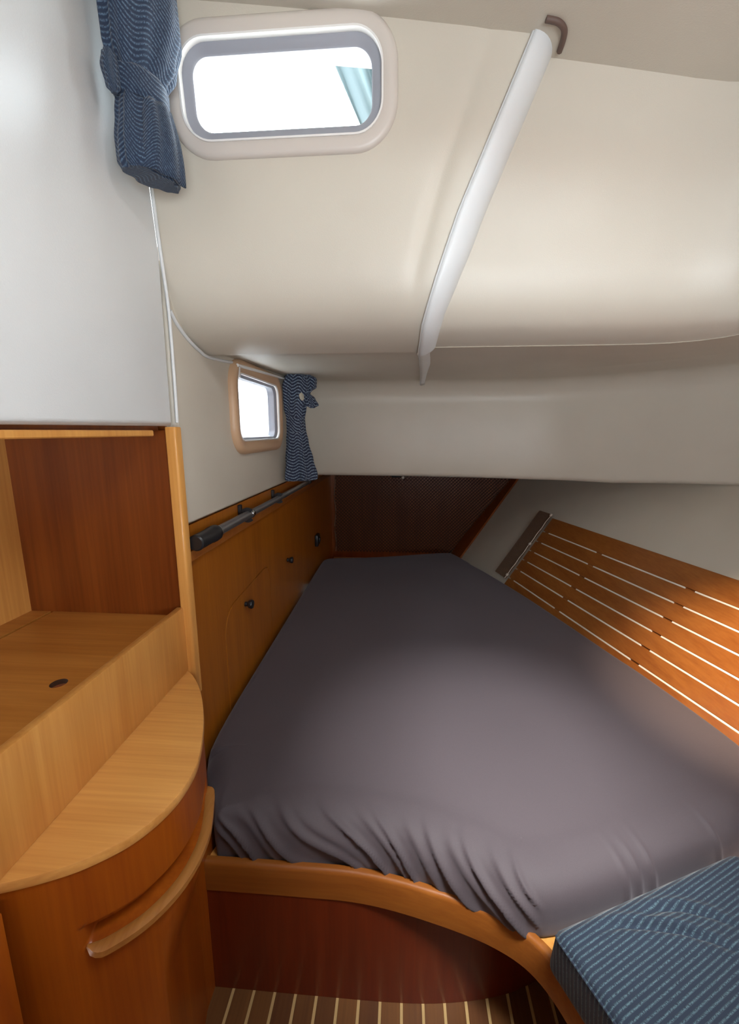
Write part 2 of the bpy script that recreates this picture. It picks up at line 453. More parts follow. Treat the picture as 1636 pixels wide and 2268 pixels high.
# vertical face below the soffit, rolled lower edge, curving forward at the hull
line = hermite([(-0.60, 2.30), (-0.2, 2.30), (0.08, 2.30), (0.45, 2.285), (0.75, 2.24), (1.0, 2.10), (1.2, 1.92), (1.36, 1.72), (1.52, 1.45), (1.68, 1.15), (1.75, 0.9)], 5)
def zlow(x): return interp(x, [(-0.6, 1.112), (0.1, 1.108), (0.7, 1.100), (1.0, 1.104), (1.3, 1.135), (1.75, 1.20)])
rows = []
for k, (x, y) in enumerate(line):
    x2, y2 = line[min(k + 1, len(line) - 1)]; x1, y1 = line[max(k - 1, 0)]
    t = Vector((x2 - x1, y2 - y1)).normalized(); bx, by = -t.y, t.x    # behind
    zl = zlow(x); r = []
    ztop = 1.60; fr_ = 0.11
    r.append((x - bx * 0.45, y - by * 0.45, 1.612)); r.append((x - bx * 0.25, y - by * 0.25, 1.603))
    for a in range(0, 6):
        an = R(15 * a)
        r.append((x - bx * fr_ * (1 - math.sin(an)), y - by * fr_ * (1 - math.sin(an)), ztop - fr_ * (1 - math.cos(an))))
    for zz in (ztop - fr_, 1.40, 1.30, 1.22, 1.16): 
        bulge = 0.012 * math.sin(math.pi * min(1, (ztop - zz) / (ztop - zl)))
        r.append((x - bx * bulge, y - by * bulge, zz + (zl - 1.11) * (1 if zz < 1.3 else 0)))
    for a in range(0, 7):
        an = R(15 * a); rr = 0.028
        r.append((x + bx * rr * (1 - math.cos(an)), y + by * rr * (1 - math.cos(an)), zl + rr - rr * math.sin(an)))
    r.append((x + bx * 0.16, y + by * 0.16, zl + 0.004)); r.append((x + bx * 0.4, max(3.34, y + by * 0.5), zl + 0.03))
    rows.append(r)
struct(grid('wall_back_lower', rows, CREAM, None, 0.0, sharp=60))
# foot of the berth under that wall
struct(box('wall_foot', (-0.62, 3.30, 0.1), (2.2, 3.33, 1.75), W_END))

# hull side: plane flared 36 degrees
B = Vector((0.665, 2.50, 0.48)); Dv = Vector((0.249, -0.969, 0)).normalized()      # towards the viewer
Nh = Vector((0.969, 0.249, 0)); FL = R(36)
Uv = (Nh * math.sin(FL) + Vector((0, 0, 1)) * math.cos(FL)); Ni = (-Nh * math.cos(FL) + Vector((0, 0, 1)) * math.sin(FL))
def hull(t, s, h=0.0): return tuple(B + Dv * t + Uv * s + Ni * h)
struct(box('wall_right', (-1.2, -0.60, -0.03), (3.9, 1.60, 0.0), CREAM, to3=hull))
# ceiling with deck camber and an open hatch above the berth
def zc(x): return 2.131 - 0.135 * x - 0.03 * x * x
rows = [[(x, y, zc(x)) for x in [-0.6 + 0.1 * k for k in range(18)]] for y in [-1.2, -0.6, 0, 0.5, 1.0, 1.08]]
ce = grid('ceiling', rows, CREAM, None, 0.0)
md = ce.modifiers.new('s', 'SOLIDIFY'); md.thickness = 0.04; md.offset = 0; bake(ce)
cut(ce, [prism('cutter', rrect(0.44, 0.44, 0.06, 6, 0.40, 0.20), 1.9, 2.3, None)]); struct(ce)
hz = lambda u, v, h: (u, v, h + zc(u) + 0.0)
struct(ring('trim_3', rrect(0.44, 0.44, 0.06, 6, 0.40, 0.20), [(0.05, -0.02), (0.05, -0.03), (0.0, -0.03), (0.0, 0.03), (0.004, 0.03), (0.004, -0.02)], hz, BEZEL))
# side deck over the soffits, slabs added to seal out stray sky light
struct(box('ceiling_deck', (-0.60, 1.07, 1.70), (2.6, 3.45, 1.74), BEZEL))
struct(box('ceiling_side_deck', (0.96, -1.3, 1.70), (2.6, 1.07, 1.74), BEZEL))
# unseen side and end walls; window and opening in them added to let light in
xz3 = lambda u, v, h: (0.80 + h, u, v)
sw = box('wall_right_upper', (-1.2, 1.56, 0.0), (0.66, 2.2, 0.03), W_PANEL, None, to3=xz3)
cut(sw, [prism('cutter', rrect(0.42, 0.15, 0.05, 6, 0.15, 1.91), -0.1, 0.1, None, None, to3=xz3)]); struct(sw)
w3 = root('window_added')
ring('frame', rrect(0.42, 0.15, 0.05, 6, 0.15, 1.91), [(0.035, -0.010), (0.0, -0.010), (0.0, 0.034), (0.006, 0.034), (0.006, -0.001), (0.035, -0.001)], xz3, BEZEL, w3)
wf = box('wall_front', (-1.2, -1.22, 0), (2.2, -1.2, 2.4), W_PANEL)
cut(wf, [box('cutter', (0.15, -1.4, 0.60), (1.15, -1.0, 1.36), None)]); struct(wf)
struct(box('light_block_low', (-0.50, -0.52, 0.0), (1.6, -0.48, 1.0), W_PANEL))  # unseen half wall added to block low light from the opening behind
struct(box('ceiling_left', (-1.2, -1.2, 2.225), (-0.545, 1.04, 2.26), CREAM))  # cap added to shut sky light out of the space behind the lining
# pipings on the left wall
struct(tube('trim_4', hermite([(-0.541, 0.944, 2.2), (-0.541, 0.968, 2.0), (-0.541, 0.990, 1.80), (-0.541, 1.003, 1.70), (-0.541, 1.012, 1.62), (-0.541, 1.012, 1.48), (-0.541, 1.008, 1.37)], 4), 0.004, WHITE, None, 8, up=(1, 0, 0)))
struct(tube('trim_5', hermite([(-0.541, 1.018, 1.625), (-0.541, 1.045, 1.603), (-0.541, 1.09, 1.580), (-0.541, 1.15, 1.562), (-0.541, 1.215, 1.553), (-0.541, 1.40, 1.566)], 5), 0.0045, WHITE, None, 8, up=(1, 0, 0)))
# dark reveal round the head of the corner roll
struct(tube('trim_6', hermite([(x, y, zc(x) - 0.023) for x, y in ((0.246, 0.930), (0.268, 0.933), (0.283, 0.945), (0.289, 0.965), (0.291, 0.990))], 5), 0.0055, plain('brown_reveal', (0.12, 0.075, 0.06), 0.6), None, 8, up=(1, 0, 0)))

# cockpit well outside the small portlight: white moulded sides under a cap added to dim the sky to a slot
GRP = plain('white_gelcoat', (0.80, 0.82, 0.84), 0.4)
struct(box('wall_cockpit', (-1.10, 1.04, 0.95), (-1.06, 3.33, 1.95), GRP))
struct(box('floor_cockpit', (-1.10, 1.04, 0.95), (-0.61, 3.33, 0.98), GRP))
struct(box('cockpit_light_cap', (-0.78, 1.04, 1.74), (-0.56, 3.33, 1.77), GRP))
struct(box('wall_cockpit_end', (-1.10, 3.33, 0.95), (-0.56, 3.36, 1.77), GRP))
# ------------------------------------------------------------------ windows
w1 = root('window_1')
ring('bezel', rrect(WW, WH, 0.034, 10, *WC), [(0.052, -0.004), (0.052, 0.003), (0.048, 0.008), (0.042, 0.010), (0.028, 0.010), (0.022, 0.007), (0.022, -0.03), (0.03, -0.03), (0.03, -0.004)], win_to3, BEZEL, w1)
ring('rim', rrect(WW, WH, 0.034, 10, *WC), [(0.0235, 0.004), (0.0235, 0.0105), (0.0200, 0.0105), (0.0195, -0.008)], win_to3, RIM, w1)
ring('gasket', rrect(WW, WH, 0.034, 10, *WC), [(0.0215, -0.003), (0.003, -0.007), (0.0, -0.010), (0.0, -0.028), (0.0215, -0.028)], win_to3, GREYR, w1)
prism('pane', rrect(WW + 0.014, WH + 0.014, 0.04, 8, *WC), -0.022, -0.017, GLASS, w1, to3=win_to3)
w2 = root('window_2')
ring('frame', rrect(PW, PH, 0.036, 8, *PC), [(0.056, 0.006), (0.056, 0.016), (0.050, 0.025), (0.040, 0.028), (0.026, 0.026), (0.012, 0.018), (0.010, -0.02), (0.03, -0.02), (0.03, 0.006)], wall_to3, TAN, w2)
ring('rim', rrect(PW, PH, 0.036, 8, *PC), [(0.0125, 0.0185), (0.0115, 0.022), (0.0070, 0.0195), (0.0070, 0.012)], wall_to3, RIM, w2)
ring('gasket', rrect(PW, PH, 0.036, 8, *PC), [(0.0105, 0.010), (0.0, 0.002), (0.0, -0.025), (0.0105, -0.025)], wall_to3, GREYR, w2)
prism('pane', rrect(PW + 0.012, PH + 0.012, 0.04, 8, *PC), -0.016, -0.011, GLASS, w2, to3=wall_to3)
# canvas hanging outside the large window
rows = []
for i in range(19):
    v = i / 18; r = []
    for j in range(41):
        u = j / 40
        xx = lerp(lerp(-0.37, -0.055, v), 0.10, u)
        r.append((xx, 1.19 + 0.034 * math.sin(u * 24 + v * 1.5) * (0.4 + 0.6 * v), 2.62 - 0.64 * v))
    rows.append(r)
o = grid('canvas_cover', rows, TEAL, None, 0.004)
tag(o, 'teal canvas folds hanging outside the large window, upper right of its pane', 'canvas')

# ------------------------------------------------------------------ left locker panel beside the berth
lk = thing('side_locker', 'long orange wooden locker front between small portlight and mattress', 'locker', (-0.55, 2.1, 0.3))
inv = lambda p, L: (p[0] - L[0], p[1] - L[1], p[2] - L[2])
def under(parent, objs):                                  # keep world placement under an Empty
    for o in objs:
        o.parent = parent; o.matrix_parent_inverse.identity(); o.location = -Vector(parent.location)
LP = []
front = box('panel', (1.005, 0.10, -0.022), (3.30, 1.108, -0.002), W_PANEL, None, to3=wall_to3)
hatch = [(1.22, 0.40)] + [(1.22, 0.70)] + [(1.22 + 0.09 * (1 - math.cos(R(a))), 0.70 + 0.085 * math.sin(R(a))) for a in range(15, 91, 15)] + [(1.62, 0.80), (1.66, 0.79), (1.68, 0.76), (1.68, 0.40)]
grow = [(1.2165, 0.3965), (1.2165, 0.702)] + [(1.2165 + 0.092 * (1 - math.cos(R(a))), 0.702 + 0.0875 * math.sin(R(a))) for a in range(15, 91, 15)] + [(1.62, 0.8035), (1.662, 0.7935), (1.6835, 0.762), (1.6835, 0.3965)]
cut(front, [prism('cutter', grow, -0.008, 0.02, None, None, to3=wall_to3)])
LP.append(front)
door = prism('hatch_door', hatch, -0.0085, -0.0015, W_PANEL, None, 0.0008, 1, to3=wall_to3)
LP.append(door)
LP.append(box('trim_rail', (1.005, 1.018, -0.004), (3.28, 1.046, 0.014), W_TRIM, None, 0.003, 2, to3=wall_to3))
def knob(y, z):
    pr = [(0.0, 0.0085), (0.010, 0.0085), (0.014, 0.014), (0.024, 0.0165), (0.028, 0.0145), (0.0295, 0.0)]
    V = []; F = []; n = 20
    for h, r in pr:
        for k in range(n):
            a = 2 * math.pi * k / n; V.append((XL + h, y + r * math.cos(a), z + r * math.sin(a)))
    for i in range(len(pr) - 1):
        for k in range(n): F.append((i * n + k, i * n + (k + 1) % n, (i + 1) * n + (k + 1) % n, (i + 1) * n + k))
    return mesh('knob', V, F, BLACK, None, sharp=50)
k1 = knob(1.392, 0.743); k2 = knob(1.958, 0.732)
LP += [k1, k2]
LP.append(box('latch', (2.62, 0.615, -0.002), (2.70, 0.69, 0.020), BLACK, None, 0.006, 2, to3=wall_to3))
LP.append(box('latch_button', (2.645, 0.640, 0.019), (2.675, 0.668, 0.028), BLACK, None, 0.003, 2, to3=wall_to3))
under(lk, LP)
k1.parent = door; k1.location = (0, 0, 0)
LP[-1].parent = LP[-2]; LP[-1].location = (0, 0, 0)
# pole stowed in clips along the locker
ph = thing('boat_pole', 'grey telescopic pole with black grip clipped below the small portlight', 'pole', (-0.52, 1.0, 1.068))
def axis_lathe(name, y0, pr, mat, xz=(-0.521, 1.069), n=20):
    V = []; F = []
    for d, r in pr:
        for k in range(n):
            a = 2 * math.pi * k / n; V.append((xz[0] + r * math.cos(a), y0 + d, xz[1] + r * math.sin(a)))
    for i in range(len(pr) - 1):
        for k in range(n): F.append((i * n + k, i * n + (k + 1) % n, (i + 1) * n + (k + 1) % n, (i + 1) * n + k))
    F.append(tuple(range(n))); F.append(tuple((len(pr) - 1) * n + k for k in range(n)))
    return mesh(name, V, F, mat, None, sharp=40)
under(ph, [axis_lathe('grip', 1.01, [(0, 0.018), (0.004, 0.0215), (0.09, 0.0215), (0.094, 0.0235), (0.118, 0.0235), (0.126, 0.020), (0.128, 0.012)], BLACK),
           axis_lathe('ring', 1.1365, [(0, 0.0190), (0.002, 0.0196), (0.005, 0.0180), (0.009, 0.014)], CHROME),
           axis_lathe('lower_tube', 1.14, [(0, 0.0145), (0.265, 0.0145)], ALU),
           axis_lathe('collar', 1.40, [(0, 0.0155), (0.006, 0.017), (0.018, 0.017), (0.024, 0.013)], CHROME),
           axis_lathe('upper_tube', 1.42, [(0, 0.0118), (0.93, 0.0118)], ALU),
           axis_lathe('end_cap', 2.34, [(0, 0.0135), (0.03, 0.0135), (0.034, 0.008)], BLACK)])
for q, (y, nm) in enumerate([(1.385, 'black spring clip holding the pole, nearer of the two'), (1.76, 'black spring clip holding the pole, farther of the two')]):
    cl = thing('pole_clip', nm + ', below the small portlight', 'clip', (-0.55, y, 1.068), 'clips holding the pole')
    rr = 0.0155 if q == 0 else 0.0128
    arc = [(-0.521 + (rr + 0.0025) * math.cos(R(a)), y, 1.069 + (rr + 0.0025) * math.sin(R(a))) for a in range(40, 321, 20)]
    under(cl, [sweep('jaw', arc, [(-0.008, -0.0016), (0.008, -0.0016), (0.008, 0.0016), (-0.008, 0.0016)], BLACK, None, up=(0, 1, 0)),
               box('base', (y - 0.009, 1.058, -0.002), (y + 0.009, 1.104, 0.009), BLACK, None, 0.002, 1, to3=wall_to3)])

# ------------------------------------------------------------------ shelf niche on the left
sc = thing('shelf_niche', 'open wooden shelf niche under the white lining, left of the locker front', 'shelf', (-0.75, 0.6, 0.735))
S = []
S.append(box('end_panel', (-0.985, 0.982, 0.70), (-0.553, 1.002, 1.352), W_END))
S.append(prism('post', [(-0.556, 0.976), (-0.534, 0.976), (-0.530, 0.980), (-0.530, 1.004), (-0.556, 1.004)], 0.66, 1.360, W_LIGHT, None, 0.002, 1))
S.append(box('inner_panel', (-0.985, -0.4, 0.885), (-0.968, 0.982, 1.352), W_LIGHT))
sh = box('shelf_board', (-0.905, -0.4, 0.875), (-0.5655, 0.982, 0.885), W_SHELF)
cut(sh, [prism('cutter', [(-0.636 + 0.0145 * math.cos(2 * math.pi * k / 32), 0.677 + 0.0150 * math.sin(2 * math.pi * k / 32)) for k in range(32)], 0.80, 0.95, plain('hole_shade', (0.05, 0.018, 0.006), 0.9))])  # hole walls coloured dark to stand in for the shade inside
S.append(sh)
S.append(box('rear_strip', (-0.968, -0.4, 0.865), (-0.9145, 0.982, 0.885), W_SHELF))
S.append(box('shelf_underlay', (-0.985, -0.4, 0.845), (-0.80, 0.982, 0.855), W_END))  # added below the rear gap to stop light leaking up through it
S.append(box('fiddle', (-0.5655, -0.4, 0.735), (-0.5485, 0.978, 0.910), W_LIGHT, None, 0.0025, 2))
S.append(box('head_rail', (-0.625, -0.4, 1.339), (-0.552, 0.925, 1.352), W_LIGHT, None, 0.002, 1))
S.append(box('roof', (-0.985, -0.4, 1.352), (-0.575, 0.982, 1.366), W_END))
under(sc, S)

# ------------------------------------------------------------------ bow-fronted cabinet
cb = thing('bow_front_cabinet', 'bow-fronted wooden cabinet with half-moon top below the shelf niche', 'cabinet', (-0.5, 0.7, 0))
ARC = hermite([(-0.561, 0.980), (-0.524, 0.947), (-0.480, 0.891), (-0.434, 0.811), (-0.399, 0.730), (-0.379, 0.661), (-0.381, 0.591), (-0.407, 0.531), (-0.452, 0.488), (-0.500, 0.462), (-0.555, 0.442), (-0.62, 0.425)], 8)
top_out = []
for i, (x, y) in enumerate(ARC):
    a = ARC[max(i - 1, 0)]; b = ARC[min(i + 1, len(ARC) - 1)]; tx, ty = b[0] - a[0], b[1] - a[1]; l = math.hypot(tx, ty)
    top_out.append((x - ty / l * 0.004, y + tx / l * 0.004))
top_out.append((-0.62, 0.975))
cbp = [prism('countertop', top_out, 0.717, 0.735, W_TOP, None, 0.0025, 2)]
def base_arc(i):
    x, y = ARC[i]
    return (min(x, -0.441 - max(0, 0.60 - y) * 0.25), y)
zs = [0.7172, 0.70, 0.66, 0.635, 0.622, 0.617, 0.6155, 0.613, 0.608, 0.602, 0.596, 0.590, 0.584, 0.579, 0.5765, 0.574, 0.570, 0.562, 0.55, 0.53, 0.51, 0.49, 0.47, 0.45, 0.43, 0.41, 0.39, 0.36, 0.32, 0.25, 0.18, 0.1, 0.0]
def arc_len():
    L = [0]
    for a, b in zip(ARC, ARC[1:]): L.append(L[-1] + math.dist(a, b))
    return L
AL = arc_len()
def s_of_y(y):                                           # arc length at the slot's near end
    return min(range(len(ARC)), key=lambda i: abs(ARC[i][1] - y) + (0.2 if ARC[i][1] > 0.6 and y < 0.6 else 0))
s0, s1 = AL[s_of_y(0.765)], AL[s_of_y(0.478)]
ARCf = resample(ARC, 0.006, False); NF = len(ARCf); TL = AL[-1]
rows = []
for z in zs:
    m = max(0.0, min(1.0, (0.55 - z) / 0.19)); m = m * m * (3 - 2 * m); r = []
    for k, (x, y) in enumerate(ARCf):
        s = TL * k / (NF - 1)
        a = ARCf[max(k - 1, 0)]; b = ARCf[min(k + 1, NF - 1)]; tx, ty = b[0] - a[0], b[1] - a[1]; l = math.hypot(tx, ty)
        nx, ny = ty / l, -tx / l                          # which side: make it point into the cabinet
        if nx > 0: nx, ny = -nx, -ny
        xb = min(x, -0.441 + 0.22 * max(0, 0.74 - y))
        X = lerp(x, xb, m); Y = y
        # finger slot: recess between two heights, closed round at its near end
        mid = 0.596; hh = 0.021
        ends = min(1, max(0, (s - s0) / 0.02)) * min(1, max(0, (s1 - s) / 0.012))
        inside = max(0, 1 - ((z - mid) / hh) ** 2) if abs(z - mid) < hh else 0
        d = 0.030 * min(1, inside * 3.0) * ends
        r.append((X + nx * d, Y + ny * d, z))
    rows.append(r)
cbp.append(grid('bow_front', rows, W_FRONT, None, 0.0, sharp=60))
# moulded lip of the finger slot
lip = []; sc_l = []
for k, (x, y) in enumerate(ARCf):
    s = TL * k / (NF - 1)
    if s0 - 0.02 <= s <= s1: lip.append((x, y, 0.571))
n = len(lip)
end = lip[-1]
prof = [(-0.022, 0.003), (-0.012, 0.006), (-0.002, 0.0075), (0.0035, 0.006), (0.0062, 0.002), (0.006, -0.003), (0.003, -0.008), (-0.002, -0.011), (-0.022, -0.011)]
pth = []
for k, p in enumerate(lip):
    t = (n - 1 - k) / (n - 1)
    pth.append((p[0], p[1], p[2] + (0.010 * max(0, 1 - t * n / 4) ** 2)))
o = sweep('slot_lip', pth, [(a, b) for a, b in prof], W_LIP, None, scale=[0.72 * math.sqrt(max(0.04, 1 - max(0, 1 - min(k, n - 1 - k) / 4) ** 2)) for k in range(n)])
cbp.append(o)
cbp.append(box('side_stile', (-0.80, 0.395, 0.0), (-0.530, 0.425, 0.712), W_FRONT, None, 0.004, 2))
under(cb, cbp)

# ------------------------------------------------------------------ berth: front panel, edge rail, bunk board
be = thing('berth_base', 'mahogany berth front with curved orange edge rail above the striped floor', 'berth', (0, 0.8, 0))
bp = []
pf = hermite([(-0.445, 0.781), (-0.2, 0.782), (0.0, 0.784), (0.12, 0.792), (0.24, 0.812), (0.34, 0.846), (0.50, 0.93)], 6)
V = []; F = []
n = len(pf)
for z in (0.0005, 0.10, 0.20, 0.345):
    V += [(x, y, z) for x, y in pf]
for z in (0.345, 0.0005):
    V += [(x, y + 0.018, z) for x, y in pf]
for i in range(5):
    for k in range(n - 1): F.append((i * n + k, i * n + k + 1, (i + 1) * n + k + 1, (i + 1) * n + k))
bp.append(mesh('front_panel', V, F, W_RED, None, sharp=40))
rail = hermite([(-0.455, 0.778), (-0.242, 0.779), (-0.077, 0.776), (0.072, 0.751), (0.207, 0.712), (0.282, 0.660), (0.328, 0.564), (0.350, 0.45), (0.36, 0.2), (0.36, -0.3)], 8)
pr = [(0.0, -0.039), (0.0, 0.030), (-0.003, 0.036), (-0.009, 0.039), (-0.018, 0.038), (-0.022, 0.032), (-0.022, -0.036), (-0.018, -0.039)]
bp.append(sweep('edge_rail', [(x, y + 0.0, 0.336) for x, y in rail], pr, W_TRIM, None))
board = [(x + 0.010, y + 0.012) for x, y in rail] + [(0.95, -0.3), (1.0, 0.95), (0.55, 2.55), (0.35, 3.25), (-0.53, 3.25), (-0.53, 1.03), (-0.47, 0.93), (-0.435, 0.845)]
bp.append(prism('bunk_board', board, 0.335, 0.358, W_LIGHT))
under(be, bp)

# ------------------------------------------------------------------ mattress in a fitted sheet
out = [(-0.546, 1.06), (-0.520, 0.962), (-0.476, 0.902), (-0.434, 0.826), (-0.420, 0.797), (-0.37, 0.797), (-0.22, 0.800), (-0.09, 0.798), (0.02, 0.782), (0.10, 0.757), (0.17, 0.728),
       (0.222, 0.700), (0.258, 0.688), (0.32, 0.692), (0.48, 0.750), (0.66, 0.822), (0.82, 0.888), (0.93, 0.965), (0.985, 1.06), (0.987, 1.14), (0.94, 1.36), (0.900, 1.52), (0.872, 1.60), (0.788, 1.90), (0.70, 2.20), (0.606, 2.47), (0.49, 2.78), (0.405, 3.00), (0.36, 3.05),
       (0.2, 3.01), (-0.1, 2.91), (-0.3, 2.87), (-0.47, 2.85), (-0.540, 2.81), (-0.546, 2.72), (-0.546, 2.2), (-0.546, 1.6)]
ol = chaikin(out, 2)
fine = resample(ol, 0.0055)
N = len(fine); ctr = Vector((0.13, 1.45))
nor = []
for i in range(N):
    a, b = fine[i - 3], fine[(i + 3) % N]; t = Vector((b[0] - a[0], b[1] - a[1])).normalized(); nn = Vector((-t.y, t.x))
    if nn.dot(ctr - Vector(fine[i])) < 0: nn = -nn
    nor.append(nn)
profile = [(0.012, 0.359), (0.004, 0.362), (0.000, 0.375), (-0.002, 0.392), (-0.003, 0.408), (-0.001, 0.422), (0.002, 0.434), (0.007, 0.445), (0.014, 0.455), (0.024, 0.464), (0.037, 0.4715), (0.055, 0.477), (0.080, 0.4805)]
profile = [tuple(p) for p in hermite(profile + [(0.110, 0.4805)], 3)]
PN = len(profile)
V = []; F = []
def fold(i, k):
    """gathers of the sheet along the front and round the point"""
    x, y = fine[i]; m = 0.0; q = k / (PN - 1)               # q: 0 at the lower edge, 1 well in on the top
    if y < 0.88 and -0.435 < x < 0.29:
        u = x - (0.20 - 0.05 * math.sin(x * 17)) * (1 - q) ** 1.15 * (1.0 - max(0, x) * 1.2)
        for c, w, A in FOLDS:
            dd = (u - c) / w
            if -3 < dd < 5: m += A * math.exp(-(dd / (0.55 if dd < 0 else 1.7)) ** 2)
        top = min(1, max(0, (0.93 - q) / 0.35)); low = min(1, q / 0.12)
        side = min(1, (x + 0.435) / 0.03) * min(1, (0.29 - x) / 0.03)
        return (m - 0.005) * top * (0.25 + 0.75 * low) * side
    if y < 1.0 and x > 0.30:
        for c in (0.475, 0.505, 0.54, 0.72): m += 0.005 * math.exp(-((x - c) / 0.006) ** 2)
        return m * min(1, max(0, (0.95 - q) / 0.3))
    return 0.0
FOLDS = [(-0.520, .013, .009), (-0.470, .010, .014), (-0.405, .014, .006), (-0.372, .009, .013), (-0.300, .011, .012), (-0.262, .014, .005), (-0.205, .009, .014), (-0.128, .012, .008), (-0.092, .009, .012), (-0.018, .013, .007), (0.030, .009, .012), (0.078, .011, .006), (0.108, .007, .013), (0.160, .008, .009), (0.20, .007, .012)]
for k, (ins, z) in enumerate(profile):
    a_, b_ = profile[max(k - 1, 0)], profile[min(k + 1, PN - 1)]
    tl = math.hypot(b_[0] - a_[0], b_[1] - a_[1]); no, nz = (b_[1] - a_[1]) / tl, (b_[0] - a_[0]) / tl   # outward, upward share
    for i in range(N):
        p = Vector(fine[i]); nn = nor[i]
        right = max(0, min(1, (p.x - 0.25) / 0.3)) * (1 if p.y > 1.0 else 0)
        side = max(right, 1 if p.x < -0.50 and p.y > 1.0 else max(0, min(1, (p.y - 2.6) / 0.2)))
        corner = max(0, 1 - math.dist((p.x, p.y), (-0.43, 0.82)) / 0.15)
        e = ins * (1 - 0.6 * side) * (1 - 0.75 * corner * corner * (3 - 2 * corner)) + right * 0.088 * max(0, (0.48 - z) / 0.12)
        f = fold(i, k)
        qv = p + nn * (e - f * max(0, no))
        V.append((qv.x, qv.y, max(0.3585, z + f * max(0, nz) * 0.8)))
from mathutils.geometry import delaunay_2d_cdt
M = len(profile)
for i in range(M - 1):
    for j in range(N):
        F.append((i * N + j, i * N + (j + 1) % N, (i + 1) * N + (j + 1) % N, (i + 1) * N + j))
F.append(tuple(range(N))[::-1])
rim = [Vector(V[-N + i][:2]) for i in range(N)]; base_i = len(V) - N
def edge_dist(p):
    return min((p - rim[i]).length for i in range(0, N, 3))
pts = list(rim); GS = 0.034
for a in range(40):
    for b in range(80):
        p = Vector((-0.6 + a * GS * 1.15 + (GS * .57 if b % 2 else 0), 0.66 + b * GS))
        ins_ = False; j = N - 1
        for i in range(0, N):
            if (rim[i].y > p.y) != (rim[j].y > p.y) and p.x < (rim[j].x - rim[i].x) * (p.y - rim[i].y) / (rim[j].y - rim[i].y) + rim[i].x: ins_ = not ins_
            j = i
        if ins_ and edge_dist(p) > 0.012: pts.append(p)
cdt = delaunay_2d_cdt(pts, [(i, (i + 1) % N) for i in range(N)], [], 1, 1e-6)
vmap = {}
for vi, (co, orig) in enumerate(zip(cdt[0], cdt[3])):
    o_ = [k for k in orig if k < N]
    if o_: vmap[vi] = base_i + o_[0]
    else:
        d = min(1.0, edge_dist(co) / 0.35); d = 1 - (1 - d) ** 2
        V.append((co.x, co.y, 0.4805 + 0.009 * d + 0.007 * d * noise.noise(Vector((co.x * 2.3, co.y * 2.0, 3.1))))); vmap[vi] = len(V) - 1
for f in cdt[2]: F.append(tuple(vmap[k] for k in f))
mt = mesh('mattress', V, F, SHEET, None)
tag(mt, 'berth mattress in a dark purple-grey fitted sheet with gathered front edge', 'mattress')

# ------------------------------------------------------------------ slatted hull liner
sl = thing('slatted_liner', 'varnished wooden slats lining the sloping hull right of the mattress', 'slats', B)
parts = []
for t0 in (0.012, 0.455, 0.948, 1.43, 1.85):
    parts.append(box('batten', (t0, -0.075, 0.0), (t0 + 0.044, 0.436, 0.004), W_SLAT, None, to3=hull))
edges = [-0.075, -0.003, 0.065, 0.133, 0.201, 0.270, 0.341, 0.440]
me0 = None
for k in range(7):
    a, b = edges[k] + (0.0034 if k else 0), edges[k + 1] - 0.0034
    if k:
        ts = [0.0, 0.455, 0.948, 1.43, 1.85]
        for q in range(4):
            parts.append(box('inlay_strip', (ts[q] + (0.044 if q else 0.056), edges[k] - 0.0030, 0.002), (ts[q + 1], edges[k] + 0.0030, 0.0098), INLAY, None, to3=hull))
    parts.append(box('slat', (0.0, a, 0.004), (1.95, b, 0.011), W_SLAT, None, 0.0012, 1, to3=hull))
under(sl, parts)
# net strip at the far end of the slats
def lattice(name, u0, u1, v0, v1, step, w, to3, mat, h=0.0, skew=0.0):
    """diagonal cords of square section clipped to a rectangle, one mesh"""
    V = []; F = []
    def cord(p, q):
        d = Vector((q[0] - p[0], q[1] - p[1])); l = d.length
        if l < 1e-4: return
        d /= l; nrm = Vector((-d.y, d.x)) * (w / 2); i0 = len(V)
        for hh in (h, h + w):
            for P, sg in ((p, 1), (q, 1), (q, -1), (p, -1)):
                V.append(to3(P[0] + nrm.x * sg, P[1] + nrm.y * sg, hh))
        F.extend([(i0, i0 + 1, i0 + 2, i0 + 3), (i0 + 7, i0 + 6, i0 + 5, i0 + 4), (i0, i0 + 4, i0 + 5, i0 + 1), (i0 + 2, i0 + 6, i0 + 7, i0 + 3), (i0 + 1, i0 + 5, i0 + 6, i0 + 2), (i0, i0 + 3, i0 + 7, i0 + 4)])
    a = u0 - (v1 - v0)
    while a < u1:
        s, e = max(0, u0 - a), min(v1 - v0, u1 - a)
        if e > s:
            cord((a + s, v0 + s), (a + e, v0 + e)); cord((a + s, v1 - s), (a + e, v1 - e))
        a += step
    return mesh(name, V, F, mat, None, smooth=False)
sn = thing('net_strip', 'narrow brown net strip on three pale hooks at the far end of the slats', 'net', hull(-0.07, 0.2))
nl = lattice('netting', -0.150, -0.012, -0.02, 0.455, 0.011, 0.0034, hull, NET, 0.014); nl['kind'] = 'stuff'
np_ = [nl, tube('edge_cord', [hull(-0.012 + 0.002 * math.sin(k * 0.9), -0.02 + 0.0125 * k, 0.024) for k in range(39)], 0.0022, CORD, None, 8)]
for s in (0.005, 0.235, 0.447):
    a = Vector(hull(-0.012, s, 0.024))
    bm = bmesh.new(); bmesh.ops.create_icosphere(bm, subdivisions=2, radius=0.010)
    for v in bm.verts: v.co = a + v.co.x * Dv * 0.9 + v.co.y * Uv + v.co.z * Ni * 0.7
    np_.append(from_bm('hook', bm, CORD))
under(sn, np_)
